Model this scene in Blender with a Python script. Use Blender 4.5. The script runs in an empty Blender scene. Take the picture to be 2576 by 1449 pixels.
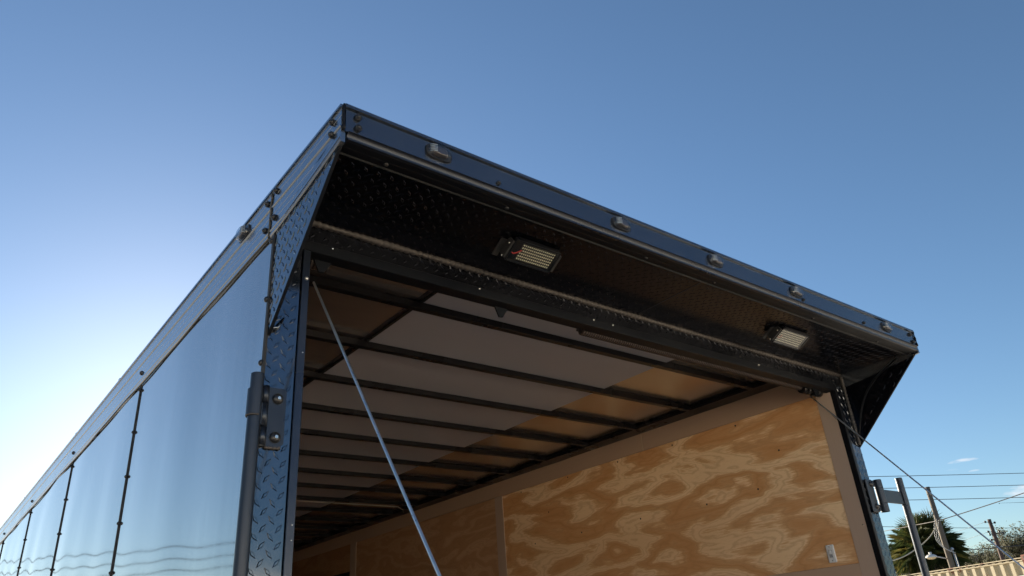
import bpy, bmesh, math, random
from mathutils import Vector, Matrix
random.seed(7)
SC = bpy.context.scene
COL = SC.collection
R = math.radians
# ------------------------------------------------------------------ camera
cam = bpy.data.cameras.new('camera'); CAM = bpy.data.objects.new('camera', cam); COL.objects.link(CAM)
cam.sensor_width = 36; cam.lens = 1838.04/2576*36; cam.clip_start = .05; cam.clip_end = 4000
r_ = Vector((.78737035, -.61248122, -.07010481)); u_ = Vector((-.22241797, -.38828886, .89429414)); f_ = Vector((.57495929, .68854812, .44195397))
m = Matrix((( r_.x, u_.x, -f_.x), (r_.y, u_.y, -f_.y), (r_.z, u_.z, -f_.z))).to_4x4()
m.translation = Vector((-.53234, -1.50416, 1.6)); CAM.matrix_world = m
SC.camera = CAM
SUN_AZ, SUN_EL = 13.5, 16.5
# ------------------------------------------------------------------ sky
W = bpy.data.worlds.new('World'); SC.world = W; W.use_nodes = True
nt = W.node_tree; nt.nodes.clear()
out = nt.nodes.new('ShaderNodeOutputWorld'); bg = nt.nodes.new('ShaderNodeBackground')
sky = nt.nodes.new('ShaderNodeTexSky'); sky.sky_type = 'NISHITA'; sky.sun_disc = False
sky.sun_elevation = R(SUN_EL); sky.sun_rotation = R(SUN_AZ)
sky.altitude = 0; sky.air_density = 1.0; sky.dust_density = .22; sky.ozone_density = 4.3
bg.inputs['Strength'].default_value = .049
nt.links.new(bg.outputs[0], out.inputs[0])
# a few wispy clouds low in the sky, placed by compass direction
tc = nt.nodes.new('ShaderNodeTexCoord')
mapn = nt.nodes.new('ShaderNodeMapping'); mapn.inputs['Scale'].default_value = (1, 1, 4)
nz = nt.nodes.new('ShaderNodeTexNoise'); nz.inputs['Scale'].default_value = 55; nz.inputs['Detail'].default_value = 5; nz.inputs['Roughness'].default_value = .6
nt.links.new(tc.outputs['Generated'], mapn.inputs['Vector']); nt.links.new(mapn.outputs[0], nz.inputs['Vector'])
def wm(op, a, b=None, c=None):
    n = nt.nodes.new('ShaderNodeMath'); n.operation = op
    for i, v in enumerate((a, b, c)):
        if v is None: continue
        if isinstance(v, (int, float)): n.inputs[i].default_value = v
        else: nt.links.new(v, n.inputs[i])
    return n.outputs[0]
total = None
for az, tel, wd, ht, dens in ((70.25, .1588, 1.3, .0026, .75), (70.55, .1457, .40, .0013, .5), (73.2, .1165, 1.9, .009, .8), (69.3, .150, .6, .0014, .2),
                              (118, .2, 9, .03, .6), (-60, .15, 12, .02, .5)):
    a = R(az); n = math.hypot(1, tel)
    cx = Vector((math.sin(a)/n, math.cos(a)/n, tel/n)); tx = Vector((math.cos(a), -math.sin(a), 0))
    def dot(v):
        d = nt.nodes.new('ShaderNodeVectorMath'); d.operation = 'DOT_PRODUCT'
        nt.links.new(tc.outputs['Generated'], d.inputs[0]); d.inputs[1].default_value = v; return d.outputs['Value']
    px = wm('DIVIDE', dot(tx), R(wd)); pz = wm('DIVIDE', wm('SUBTRACT', dot((0, 0, 1)), cx.z), ht)
    rr = wm('ADD', wm('POWER', px, 2), wm('POWER', wm('ADD', pz, wm('MULTIPLY', wm('POWER', px, 2), .5)), 2))
    front = wm('GREATER_THAN', dot((cx.x, cx.y, 0)), .5)
    k = wm('MULTIPLY', wm('MAXIMUM', wm('SUBTRACT', 1, rr), 0), front)
    k = wm('MULTIPLY', wm('MINIMUM', wm('MAXIMUM', wm('MULTIPLY', wm('SUBTRACT', wm('ADD', nz.outputs['Fac'], wm('MULTIPLY', k, .35)), .60), 2.2), 0), 1), wm('MINIMUM', wm('MULTIPLY', k, 2.5), 1))
    k = wm('MULTIPLY', k, dens)
    total = k if total is None else wm('MAXIMUM', total, k)
tint = nt.nodes.new('ShaderNodeMix'); tint.data_type = 'RGBA'; tint.blend_type = 'MULTIPLY'; tint.inputs[0].default_value = 1
tint.inputs[7].default_value = (1.06, 1.02, .95, 1); nt.links.new(sky.outputs[0], tint.inputs[6])
mx = nt.nodes.new('ShaderNodeMix'); mx.data_type = 'RGBA'
mx.inputs[7].default_value = (6.2, 6.3, 6.6, 1)
nt.links.new(total, mx.inputs[0]); nt.links.new(tint.outputs[2], mx.inputs[6]); nt.links.new(mx.outputs[2], bg.inputs['Color'])
# ------------------------------------------------------------------ sun
sl = bpy.data.lights.new('sun', 'SUN'); sl.energy = 5.0; sl.angle = R(.5); sl.color = (1, .87, .68)
SUN = bpy.data.objects.new('sun', sl); COL.objects.link(SUN)
sd = Vector((math.sin(R(SUN_AZ))*math.cos(R(SUN_EL)), math.cos(R(SUN_AZ))*math.cos(R(SUN_EL)), math.sin(R(SUN_EL))))
SUN.rotation_euler = sd.to_track_quat('Z', 'Y').to_euler(); SUN.location = sd*30
SC.view_settings.view_transform = 'Standard'; SC.view_settings.look = 'None'; SC.view_settings.gamma = 1
SC.view_settings.exposure = 1.7
SC.render.engine = 'CYCLES'
SC.cycles.max_bounces = 10; SC.cycles.diffuse_bounces = 5; SC.cycles.glossy_bounces = 6; SC.cycles.transparent_max_bounces = 12

# ------------------------------------------------------------------ material helpers
class NT:
    def __init__(s, name):
        s.m = bpy.data.materials.new(name); s.m.use_nodes = True; s.t = s.m.node_tree
        s.b = s.t.nodes['Principled BSDF']; s.out = s.t.nodes['Material Output']
    def n(s, typ, **k):
        x = s.t.nodes.new(typ)
        for a, b in k.items(): setattr(x, a, b)
        return x
    def set(s, x, key, v):
        if hasattr(v, 'is_output') or isinstance(v, bpy.types.NodeSocket): s.t.links.new(v, x.inputs[key])
        else: x.inputs[key].default_value = v
    def P(s, **k):
        for a, b in k.items(): s.set(s.b, a.replace('_', ' '), b)
    def math(s, op, a, b=0, clamp=False):
        x = s.n('ShaderNodeMath', operation=op, use_clamp=clamp); s.set(x, 0, a); s.set(x, 1, b); return x.outputs[0]
    def coord(s, scale=(1, 1, 1), loc=(0, 0, 0), rot=(0, 0, 0)):
        c = s.n('ShaderNodeTexCoord'); mp = s.n('ShaderNodeMapping'); s.t.links.new(c.outputs['Object'], mp.inputs[0])
        mp.inputs['Scale'].default_value = scale; mp.inputs['Location'].default_value = loc; mp.inputs['Rotation'].default_value = rot
        return mp.outputs[0]
    def noise(s, vec, scale, detail=4, rough=.5, dist=0):
        x = s.n('ShaderNodeTexNoise'); s.set(x, 'Vector', vec); s.set(x, 'Scale', scale); s.set(x, 'Detail', detail); s.set(x, 'Roughness', rough); s.set(x, 'Distortion', dist)
        return x.outputs['Fac']
    def ramp(s, fac, stops):
        x = s.n('ShaderNodeValToRGB'); s.set(x, 0, fac); e = x.color_ramp.elements
        while len(e) < len(stops): e.new(.5)
        for q, (p, c) in zip(e, stops):
            q.position = p; q.color = (*(c if isinstance(c, tuple) else (c,)*3), 1)
        return x.outputs[0]
    def mix(s, fac, a, b, blend='MIX'):
        x = s.n('ShaderNodeMix', data_type='RGBA', blend_type=blend); s.set(x, 0, fac)
        for i, v in ((6, a), (7, b)): s.set(x, i, v if isinstance(v, bpy.types.NodeSocket) else (*v, 1))
        return x.outputs[2]
    def bump(s, h, strength, dist=.001):
        x = s.n('ShaderNodeBump'); s.set(x, 'Height', h); s.set(x, 'Strength', strength); s.set(x, 'Distance', dist)
        s.t.links.new(x.outputs[0], s.b.inputs['Normal'])
def paint(name, col, metallic=0., rough=.4, var=.25, bump=.15, nscale=25, **k):
    t = NT(name); v = t.coord(); n1 = t.noise(v, nscale*.15, 5, .6); n2 = t.noise(v, nscale*6, 3, .6)
    c = t.mix(t.math('MULTIPLY', n1, 1), tuple(x*(1-var) for x in col), tuple(x*(1+var) for x in col))
    t.P(Base_Color=c, Metallic=metallic, Roughness=t.ramp(n1, [(0.3, max(rough*.75, .02)), (.7, min(rough*1.3, 1))]), **k)
    if bump: t.bump(n2, bump, .0004)
    if name in ('black_angle', 'black_steel_bow'): t.P(Specular_IOR_Level=.2)
    return t.m
M = {}
def skin_mat():
    t = NT('charcoal_sheet'); st = t.noise(t.coord((1, 14, .7)), 2.2, 4, .6); sm = t.noise(t.coord(), 1.1, 5, .6); fine = t.noise(t.coord(), 60, 3, .7)
    d = t.math('MULTIPLY', t.math('ADD', t.math('MULTIPLY', st, .6), t.math('MULTIPLY', sm, .5)), 1)
    t.P(Base_Color=t.mix(t.ramp(d, [(.35, 0.), (.8, 1.)]), (.28, .29, .31), (.36, .365, .375)), Metallic=.93, Roughness=t.ramp(d, [(.35, .03), (.75, .09)]))
    t.bump(t.noise(t.coord((1, 1, .5)), 1.6, 1, .4), .35, .006); return t.m
M['skin'] = skin_mat()
M['trimx'] = paint('charcoal_extrusion', (.23, .26, .30), .9, .16, .08, 0)
M['soffit'] = paint('shaded_tread_plate', (.030, .033, .046), .95, .2, .2, .0)  # same plate as the posts, canopy shade darkened into the colour; header likewise
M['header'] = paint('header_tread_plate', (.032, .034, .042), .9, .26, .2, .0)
M['cove'] = paint('charcoal_cove', (.05, .055, .068), .8, .3, .15, .05)
M['fascia'] = paint('charcoal_fascia', (.10, .118, .148), .85, .18, .15, .1)
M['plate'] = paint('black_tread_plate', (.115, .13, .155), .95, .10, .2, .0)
M['jamb'] = paint('charcoal_jamb', (.036, .044, .062), .8, .28, .15, .1)
M['angle'] = paint('black_angle', (.006, .007, .010), .2, .45, .15, .1)
M['bow'] = paint('black_steel_bow', (.012, .011, .0125), .3, .3, .2, .1)
M['bar'] = paint('grey_painted_tube', (.034, .041, .054), .7, .32, .2, .08)
M['bolt'] = paint('dark_bolt', (.03, .03, .032), .5, .35, .2, .1)
M['zinc'] = paint('zinc_screw', (.6, .6, .58), 1., .25, .1, 0)
M['bead'] = paint('grey_brown_sealant', (.050, .043, .040), 0., .5, .3, .5, 60)
M['seal'] = paint('yellowed_sealant', (.06, .053, .04), 0., .6, .35, .3, 60)
M['gap'] = paint('black_rubber', (.012, .012, .013), 0., .6, .2, .1)
M['board'] = None
M['cable'] = paint('steel_cable', (.55, .62, .68), .9, .33, .1, .2, 200)
M['white'] = paint('white_plastic', (.62, .64, .66), 0., .4, .06, .05)
M['redwire'] = paint('red_insulation', (.45, .02, .02), 0., .4, .1, 0)
M['pcb'] = paint('dark_circuit_board', (.018, .018, .02), 0., .35, .2, 0)
M['led'] = paint('cream_phosphor', (.88, .84, .62), 0., .5, .08, 0)
M['springm'] = paint('oiled_spring_steel', (.07, .055, .05), .5, .4, .3, .2)
# ceiling sheets
def ceil(name, col, metal, rough, seed):
    t = NT(name); v = t.coord((1, 1, 1), (seed, 0, 0)); n = t.noise(v, 1.6, 3, .5); n2 = t.noise(v, 90, 3, .6)
    t.P(Base_Color=t.mix(n, tuple(x*.88 for x in col), tuple(x*1.12 for x in col)), Metallic=metal, Roughness=t.ramp(n, [(.3, rough*.95), (.7, rough*1.05)]))
    n3 = t.noise(t.coord((1.2, 3.2, 1), (seed, 3, 0)), 1.4, 2, .4); t.bump(t.math('ADD', n3, t.math('MULTIPLY', n2, .002)), .25, .02)
    return t.m
M['ceil_left'] = ceil('dark_glossy_ceiling_sheet', (.60, .55, .53), .9, .2, 9)
M['ceil_gloss'] = ceil('glossy_ceiling_sheet', (.55, .50, .46), .9, .2, 0)
M['ceil_matt'] = ceil('matt_ceiling_sheet', (.41, .42, .48), .3, .5, 5)
# glass / clear plastic : real thin dielectric pane
def clear(name, tint, gl, lo=.03, hi=.5):
    t = NT(name); tr = t.n('ShaderNodeBsdfTransparent'); tr.inputs[0].default_value = (*tint, 1)
    g = t.n('ShaderNodeBsdfGlossy'); g.inputs['Roughness'].default_value = gl
    fr = t.n('ShaderNodeLayerWeight'); fr.inputs[0].default_value = .5; mxs = t.n('ShaderNodeMixShader')
    nn = t.noise(t.coord(), 160, 2, .5); b = t.n('ShaderNodeBump'); t.set(b, 'Height', nn); t.set(b, 'Strength', .25); t.set(b, 'Distance', .0006)
    t.t.links.new(b.outputs[0], g.inputs['Normal']); t.t.links.new(b.outputs[0], fr.inputs['Normal'])
    t.t.links.new(t.math('ADD', t.math('MULTIPLY', t.math('POWER', fr.outputs['Facing'], 3), hi), lo), mxs.inputs[0]); t.t.links.new(tr.outputs[0], mxs.inputs[1]); t.t.links.new(g.outputs[0], mxs.inputs[2]); t.t.links.new(mxs.outputs[0], t.out.inputs[0])
    return t.m
M['pane'] = clear('clear_pane', (.93, .94, .94), .06)
M['lens'] = clear('smoked_clear_lens', (.80, .84, .88), .10, .07, .55)
M['ribs'] = paint('clear_rib_highlights', (.35, .40, .45), .2, .2, .1, 0)
M['smoke'] = paint('smoked_reflector', (.07, .06, .062), .2, .3, .2, 0)
# plywood
def plywood(name, light, dark, loc, stretch=(1, .8, 2.7), figure=1.0, fine=.25):
    t = NT(name)
    v = t.coord((1, stretch[1], stretch[2]), loc, (R(-3), 0, 0))
    warp = t.noise(v, 1.7, 3, .5, .35); warp2 = t.noise(v, 7, 5, .7)
    # big cathedral figure: height field cut into growth-ring bands
    h = t.math('ADD', t.math('MULTIPLY', warp, 5.0*figure), t.math('MULTIPLY', warp2, .36))
    fr = t.math('FRACT', h)
    tri = t.math('ABSOLUTE', t.math('SUBTRACT', t.math('MULTIPLY', fr, 2), 1))
    streak = t.noise(t.coord((1, 5, 110), loc), 2.2, 4, .7)
    edge = t.math('ADD', tri, t.math('MULTIPLY', t.math('SUBTRACT', streak, .5), 1.0))
    band = t.ramp(edge, [(.34, 0.), (.43, .55), (.52, .68), (.85, .95)])
    c = t.mix(band, light, dark)
    rings = t.math('ABSOLUTE', t.math('SUBTRACT', t.math('MULTIPLY', t.math('FRACT', t.math('MULTIPLY', h, 5.0)), 2), 1))
    c = t.mix(t.math('MULTIPLY', t.ramp(rings, [(.55, 0.), (.95, 1.)]), .35), c, tuple(x*.72 for x in dark))
    blot = t.noise(v, .9, 3, .5); c = t.mix(t.math('MULTIPLY', t.ramp(blot, [(.35, 0.), (.7, 1.)]), .35), c, tuple(x*.8 for x in dark))
    pore = t.noise(t.coord((1, 9, 160), loc), 3, 3, .6)
    c = t.mix(t.math('MULTIPLY', t.ramp(pore, [(.56, 0.), (.72, 1.)]), fine), c, tuple(x*.55 for x in dark))
    # small oval patches and knots
    vo = t.n('ShaderNodeTexVoronoi'); t.set(vo, 'Vector', v); t.set(vo, 'Scale', 1.15); t.set(vo, 'Randomness', 1.)
    dd = t.math('ADD', vo.outputs['Distance'], t.math('MULTIPLY', t.math('SUBTRACT', warp2, .5), .12))
    c = t.mix(t.math('MULTIPLY', t.ramp(dd, [(.045, 1.), (.06, 0.)]), .6), c, tuple(x*.75 for x in dark))
    t.P(Base_Color=c, Roughness=.62, Specular_IOR_Level=.35); t.bump(streak, .25, .0006)
    return t.m
LT, DK = (.86, .64, .40), (.58, .30, .125)
M['ply_a'] = plywood('pine_plywood_bold', LT, DK, (0, .35, 1.7))
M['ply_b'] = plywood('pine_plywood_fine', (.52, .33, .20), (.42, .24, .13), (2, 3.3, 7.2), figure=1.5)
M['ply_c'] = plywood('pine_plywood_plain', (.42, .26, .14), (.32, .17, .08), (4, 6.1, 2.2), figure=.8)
def board(name, c0, c1, ax):
    t = NT(name); sc = (1, 2, 60) if ax == 'y' else (1, 60, 2)
    s1 = t.noise(t.coord(sc), 3, 4, .6); s2 = t.noise(t.coord(), 2, 3, .5)
    t.P(Base_Color=t.mix(t.math('MULTIPLY', t.math('ADD', s1, s2), .5), c0, c1), Roughness=.55); t.bump(s1, .15, .0005); return t.m
M['board'] = board('brown_lauan_board', (.38, .27, .195), (.47, .34, .255), 'y')
M['boardv'] = board('grey_brown_lauan_board', (.37, .28, .22), (.45, .345, .28), 'z')
M['floor'] = board('floor_plywood', (.25, .18, .11), (.33, .24, .15), 'y')

# ------------------------------------------------------------------ mesh helpers
def mesh_obj(name, verts, faces, mat, parent=None, smooth=False):
    me = bpy.data.meshes.new(name); me.from_pydata([tuple(v) for v in verts], [], faces); me.update()
    if smooth: me.polygons.foreach_set('use_smooth', [True]*len(me.polygons))
    if mat: me.materials.append(mat)
    o = bpy.data.objects.new(name, me); COL.objects.link(o)
    if parent: o.parent = parent
    return o
class B:
    """collects shapes for ONE mesh object"""
    def __init__(s): s.bm = bmesh.new()
    def box(s, a, b, bevel=0, mat=None, seg=1):
        x0, y0, z0 = [min(p, q) for p, q in zip(a, b)]; x1, y1, z1 = [max(p, q) for p, q in zip(a, b)]
        P = [(x0, y0, z0), (x1, y0, z0), (x1, y1, z0), (x0, y1, z0), (x0, y0, z1), (x1, y0, z1), (x1, y1, z1), (x0, y1, z1)]
        v = [s.bm.verts.new(mat @ Vector(p) if mat else p) for p in P]
        fs = [s.bm.faces.new([v[i] for i in q]) for q in ((0, 3, 2, 1), (4, 5, 6, 7), (0, 1, 5, 4), (1, 2, 6, 5), (2, 3, 7, 6), (3, 0, 4, 7))]
        if bevel:
            es = {e for f in fs for e in f.edges}
            bmesh.ops.bevel(s.bm, geom=list(es), offset=bevel, segments=seg, affect='EDGES', profile=.5)
        return s
    def prism(s, poly, vec):
        """closed 3D polygon swept by vec"""
        a = [s.bm.verts.new(p) for p in poly]; b = [s.bm.verts.new(Vector(p)+Vector(vec)) for p in poly]; n = len(a)
        s.bm.faces.new(a[::-1]); s.bm.faces.new(b)
        for i in range(n): s.bm.faces.new((a[i], a[(i+1) % n], b[(i+1) % n], b[i]))
        return s
    def tube(s, pts, rad, n=10, caps=True):
        pts = [Vector(p) for p in pts]; rs = rad if isinstance(rad, (list, tuple)) else [rad]*len(pts)
        rings = []; up = None
        for i, p in enumerate(pts):
            t = (pts[min(i+1, len(pts)-1)]-pts[max(i-1, 0)]).normalized()
            if up is None: up = t.orthogonal().normalized()
            up = (up-t*up.dot(t)).normalized(); w = t.cross(up)
            rings.append([s.bm.verts.new(p+rs[i]*(math.cos(2*math.pi*k/n)*up+math.sin(2*math.pi*k/n)*w)) for k in range(n)])
        for a, b in zip(rings, rings[1:]):
            for k in range(n):
                f = s.bm.faces.new((a[k], a[(k+1) % n], b[(k+1) % n], b[k])); f.smooth = True
        if caps: s.bm.faces.new(rings[0][::-1]); s.bm.faces.new(rings[-1])
        return s
    def cyl(s, a, b, r, n=14): return s.tube([a, b], r, n)
    def dome(s, c, nrm, r, h, n=12, rings=3):
        c = Vector(c); nrm = Vector(nrm).normalized(); u = nrm.orthogonal().normalized(); w = nrm.cross(u)
        prev = None
        for j in range(rings):
            a = j/rings*math.pi/2
            ring = [s.bm.verts.new(c+nrm*h*math.sin(a)+r*math.cos(a)*(math.cos(2*math.pi*k/n)*u+math.sin(2*math.pi*k/n)*w)) for k in range(n)]
            if prev:
                for k in range(n): f = s.bm.faces.new((prev[k], prev[(k+1) % n], ring[(k+1) % n], ring[k])); f.smooth = True
            prev = ring
        top = s.bm.verts.new(c+nrm*h)
        for k in range(n): f = s.bm.faces.new((prev[k], prev[(k+1) % n], top)); f.smooth = True
        return s
    def lugs(s, o, U, V, N, w, h, inside, p=.0165, L=.0118, wd=.0040, ht=.0014, off=(0, 0)):
        """raised diamond treads on a checkered lattice"""
        o, U, V, N = map(Vector, (o, U, V, N))
        for i in range(int(w/p)+1):
            for j in range(int(h/p)+1):
                if (i+j) % 2: continue
                a, b = (i+.5)*p+off[0], (j+.5)*p+off[1]
                if not inside(a, b): continue
                t = R(50 if i % 2 else -50)+random.uniform(-.05, .05)
                d = Vector((math.cos(t), math.sin(t))); e = Vector((-d.y, d.x))
                q = []
                for (k, hh) in ((1, 0), (.62, ht)):
                    for x, y in ((L*k, 0), (0, wd*k), (-L*k, 0), (0, -wd*k)):
                        aa = a+d.x*x+e.x*y; bb = b+d.y*x+e.y*y
                        q.append(s.bm.verts.new(o+U*aa+V*bb+N*(hh+.0001)))
                for k in range(4): s.bm.faces.new((q[k], q[(k+1) % 4], q[4+(k+1) % 4], q[4+k]))
                s.bm.faces.new(q[4:])
        return s
    def build(s, name, mat, parent=None, smooth=False, fixn=True):
        if fixn: bmesh.ops.recalc_face_normals(s.bm, faces=s.bm.faces)
        me = bpy.data.meshes.new(name); s.bm.to_mesh(me); s.bm.free()
        if smooth: me.polygons.foreach_set('use_smooth', [True]*len(me.polygons))
        me.materials.append(mat); o = bpy.data.objects.new(name, me); COL.objects.link(o)
        if parent: o.parent = parent
        return o
def tag(o, label=None, cat=None, group=None, kind=None):
    for k, v in (('label', label), ('category', cat), ('group', group), ('kind', kind)):
        if v: o[k] = v
    return o
def empty(name, loc=(0, 0, 0), **k):
    o = bpy.data.objects.new(name, None); COL.objects.link(o); o.location = loc; o.empty_display_size = .2; return tag(o, **k)
def dup(o, parent, loc=None):
    c = o.copy(); COL.objects.link(c); c.parent = parent
    if loc is not None: c.location = loc
    for ch in list(o.children): dup(ch, c)
    return c

# ------------------------------------------------------------------ ground
def ground_mat():
    t = NT('packed_gravel'); v = t.coord(); a = t.noise(v, .25, 5, .6); b = t.noise(v, 14, 6, .7)
    c = t.mix(a, (.44, .40, .34), (.56, .52, .46)); c = t.mix(t.math('MULTIPLY', b, .5), c, (.34, .30, .25))
    t.P(Base_Color=c, Roughness=.9); t.bump(b, .6, .02); return t.m
g = B(); g.bm.faces.new([g.bm.verts.new(p) for p in ((-900, -900, 0), (900, -900, 0), (900, 900, 0), (-900, 900, 0))])
tag(g.build('ground', ground_mat()), kind='structure')

# ================================================================== THE TRAILER
W_, H_, S_, LEN = 2.59, 2.674, .351, 8.56
T = empty('enclosed_trailer', (0, 0, 0), label='long charcoal enclosed trailer with open rear ramp end, tread plate canopy and plywood lined inside', cat='trailer')
ZB = .45                                   # floor underside
TRL = 2.532                                # lower edge of the roof trim
Z1 = H_-.002
# outer left wall: one gently bowed sheet per bay
seams = [.012, 1.215, 2.44, 3.66, 4.88, 6.10, 7.32, LEN]
for i in range(len(seams)-1):
    y0, y1 = seams[i]+.001, seams[i+1]-.001
    ny, nz_ = 70, 44; vs, fs = [], []
    ph = random.uniform(0, 6.28)
    for a in range(ny+1):
        for b in range(nz_+1):
            s, q = a/ny, b/nz_; y = y0+(y1-y0)*s; z = ZB+(TRL+.02-ZB)*q
            edge = math.sin(math.pi*s)**.8 if 0 < s < 1 else 0
            top = min(1, (1-q)*6)
            # light ribs behind the skin every 16 inches pull the sheet in
            rib = math.sin(math.pi*s*3)**2
            x = -.0016*edge*(.5+.5*top)-.0015*rib*top-.0015*math.sin(7.3*s+ph+1.3*math.sin(2.2*q))*edge-.0006*math.sin(13*s+ph*2+2*q)*edge
            vs.append((x, y, z))
    for a in range(ny):
        for b in range(nz_):
            k = a*(nz_+1)+b; fs.append((k, k+1, k+nz_+2, k+nz_+1))
    mesh_obj('side_panel', vs, fs, M['skin'], T, True)
    if i:
        y = seams[i]
        st = B().box((-.0045, y-.0028, ZB), (.002, y+.0028, TRL-.004), .001).build('seam_strip', M['gap'], T)
        z = 2.508
        while z > 1.2:
            B().dome((-.0045, y-.003, z), (-1, 0, 0), .0057, .005, 10).build('bolt', M['bolt'], st); z -= .151
# rear edge strip of the side wall
st = B().box((-.004, -.002, ZB), (.002, .010, TRL-.002), .001).build('edge_strip', M['gap'], T)
z = 2.514
while z > 1.3:
    B().dome((-.0045, .010, z), (-1, 0, 0), .0075, .006, 10).build('bolt', M['bolt'], st); z -= .155
# right wall, front, roof, floor
B().box((W_-.003, .002, ZB), (W_, LEN, TRL+.02)).build('side_panel', M['skin'], T)
B().box((.001, LEN-.004, ZB), (W_-.001, LEN, H_-.004)).build('front_wall', M['skin'], T)
B().box((.004, -S_+.004, H_-.006), (W_-.004, LEN, H_-.002)).build('roof', M['skin'], T)
B().box((.004, .0, ZB), (W_-.004, LEN-.006, ZB+.05)).build('floor', M['floor'], T)
# roof-edge trim : stepped extrusion with beads
def trim_profile(side):
    pr = [(.006, H_+.001), (-.0075, H_+.001), (-.0085, H_-.001), (-.0085, H_-.007), (-.0045, H_-.008), (-.0045, 2.6455), (-.003, 2.6445), (-.0045, 2.6435),
          (-.0045, 2.620), (-.0072, 2.6185), (-.0072, 2.6165), (-.0045, 2.615), (-.0045, 2.5935), (-.003, 2.5925), (-.0045, 2.5915), (-.0045, 2.5745), (-.003, 2.5735), (-.0045, 2.5725),
          (-.0045, 2.551), (-.0068, 2.5495), (-.0068, 2.548), (-.0050, 2.5465), (-.0060, 2.5395), (-.0060, 2.535), (-.003, TRL), (.006, TRL)]
    return [((x if side == 0 else W_-x), z) for x, z in pr]
for side in (0, 1):
    tr = B().prism([(x, .030, z) for x, z in trim_profile(side)], (0, LEN-.03, 0)).build('roof_trim', M['trimx'], T)
    if side == 0:
        rt0 = tr
        # caulk line that wanders along the lower lip
        pts = [(-.004, .03+k*.06, TRL-.0025+.0045*math.sin(k*.309)+.0016*math.sin(k*.83+1)) for k in range(int((LEN-.04)/.06))]
        B().tube(pts, .0026, 6).build('sealant_bead', M['seal'], tr)
        for y in seams[1:-1]: B().dome((-.0045, y+.008, 2.575), (-1, 0, 0), .009, .008, 8).build('bolt', M['bolt'], tr)
        for z in (2.643, 2.565): B().cyl((-.0045, .055, z), (-.011, .055, z), .0085, 6).dome((-.011, .055, z), (-1, 0, 0), .005, .004, 8).build('bolt', M['bolt'], tr)
        for y in (1.613, 2.478, 4.1): B().box((-.009, y-.012, H_-.001), (.02, y+.012, H_+.005), .002).build('roof_clip', M['trimx'], tr)
# rear canopy (spoiler) edge trim on the sides
for side in (0, 1):
    pr = trim_profile(side)
    bm = B(); n = len(pr)
    def low(z, y):   # lower lip climbs towards the rear tip
        k = max(0, min(1, (-y-.0)/S_)); zmin = TRL+.045*k**1.2
        return z if z > zmin+.03 else max(z, zmin+(z-TRL)*.6)
    ys = [.026-(S_+.026)*k/8 for k in range(9)]
    rings = [[bm.bm.verts.new((x, y, low(z, y))) for x, z in pr] for y in ys]
    for a, b in zip(rings, rings[1:]):
        for k in range(n): bm.bm.faces.new((a[k], a[(k+1) % n], b[(k+1) % n], b[k]))
    bm.bm.faces.new(rings[0]); bm.bm.faces.new(rings[-1][::-1])
    tr = bm.build('canopy_trim', M['trimx'], T)
    X = -.0045 if side == 0 else W_+.0045; dx = -1 if side == 0 else 1
    for (y, z) in ((-.31, 2.652), (-.31, 2.618), (.0, 2.652), (.0, 2.575)):
        B().cyl((X, y, z), (X+dx*.0065, y, z), .0085, 6).dome((X+dx*.0065, y, z), (dx, 0, 0), .005, .004, 8).build('bolt', M['bolt'], tr)
    # uneven sealant at the joint and the corner
    B().tube([(X+dx*.002, .028+.0012*math.sin(k*2.1), TRL+k*.0142) for k in range(10)], .0022, 6).build('sealant_bead', M['seal'], tr)
# side marker lamp builder : oval base, smoked clear lens with ribs, two screws
def marker(name_parent, c, U, N):
    """U = long direction, N = outward normal"""
    c, U, N = map(Vector, (c, U, N)); V = N.cross(U); V.normalize()
    def ring(k, L, H, off): return [c+N*off+U*(L*math.copysign(abs(math.cos(t))**.6, math.cos(t)))+V*(H*math.copysign(abs(math.sin(t))**.6, math.sin(t))) for t in [2*math.pi*i/20 for i in range(20)]]
    e = bpy.data.objects.new('marker_light', None); COL.objects.link(e); e.parent = T
    b = B(); r0 = [b.bm.verts.new(p) for p in ring(0, .036, .0195, .0)]; r1 = [b.bm.verts.new(p) for p in ring(0, .035, .0185, .004)]
    for i in range(20): b.bm.faces.new((r0[i], r0[(i+1) % 20], r1[(i+1) % 20], r1[i]))
    b.bm.faces.new(r1); b.build('base', M['bolt'], e)
    def hump(bb, L0, L1, H0, H1, z0, z1, n=3):
        prev = None
        for j in range(n+1):
            k = j/n; rg = [bb.bm.verts.new(p) for p in ring(0, L0+(L1-L0)*k, H0+(H1-H0)*k, z0+(z1-z0)*math.sin(k*math.pi/2))]
            if prev:
                for i in range(20): f = bb.bm.faces.new((prev[i], prev[(i+1) % 20], rg[(i+1) % 20], rg[i])); f.smooth = True
            prev = rg
        bb.bm.faces.new(prev)
    hump(b2 := B(), .023, .014, .013, .009, .003, .014); b2.build('reflector', M['smoke'], e)
    hump(b3 := B(), .031, .018, .0168, .012, .003, .019)
    for k in range(-2, 3):                      # ribs moulded into the sloping end
        b3.tube([c-U*.0285+V*.0045*k+N*.010, c-U*.022+V*.0042*k+N*.0165], .0011, 5)
    b3.build('lens', M['lens'], e)
    b4 = B()
    for k in range(-2, 3): b4.tube([c-U*.029+V*.0045*k+N*.011, c-U*.0235+V*.0042*k+N*.0160, c-U*.014+V*.004*k+N*.0188], .0010, 5)
    b4.build('lens_ribs', M['ribs'], e)
    for s in (-1, 1): B().dome(c+U*.0285*s+N*.004, N, .0035, .0025, 8).build('screw', M['bolt'], e)
    return e
marker(T, (-.0045, .217, 2.639), (0, 1, 0), (-1, 0, 0)).rotation_euler = (0, 0, 0)
for x in (.24, .844, 1.264, 1.712, 2.348): marker(T, (x, -S_-.0005, 2.641), (1, 0, 0), (0, -1, 0))
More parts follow.
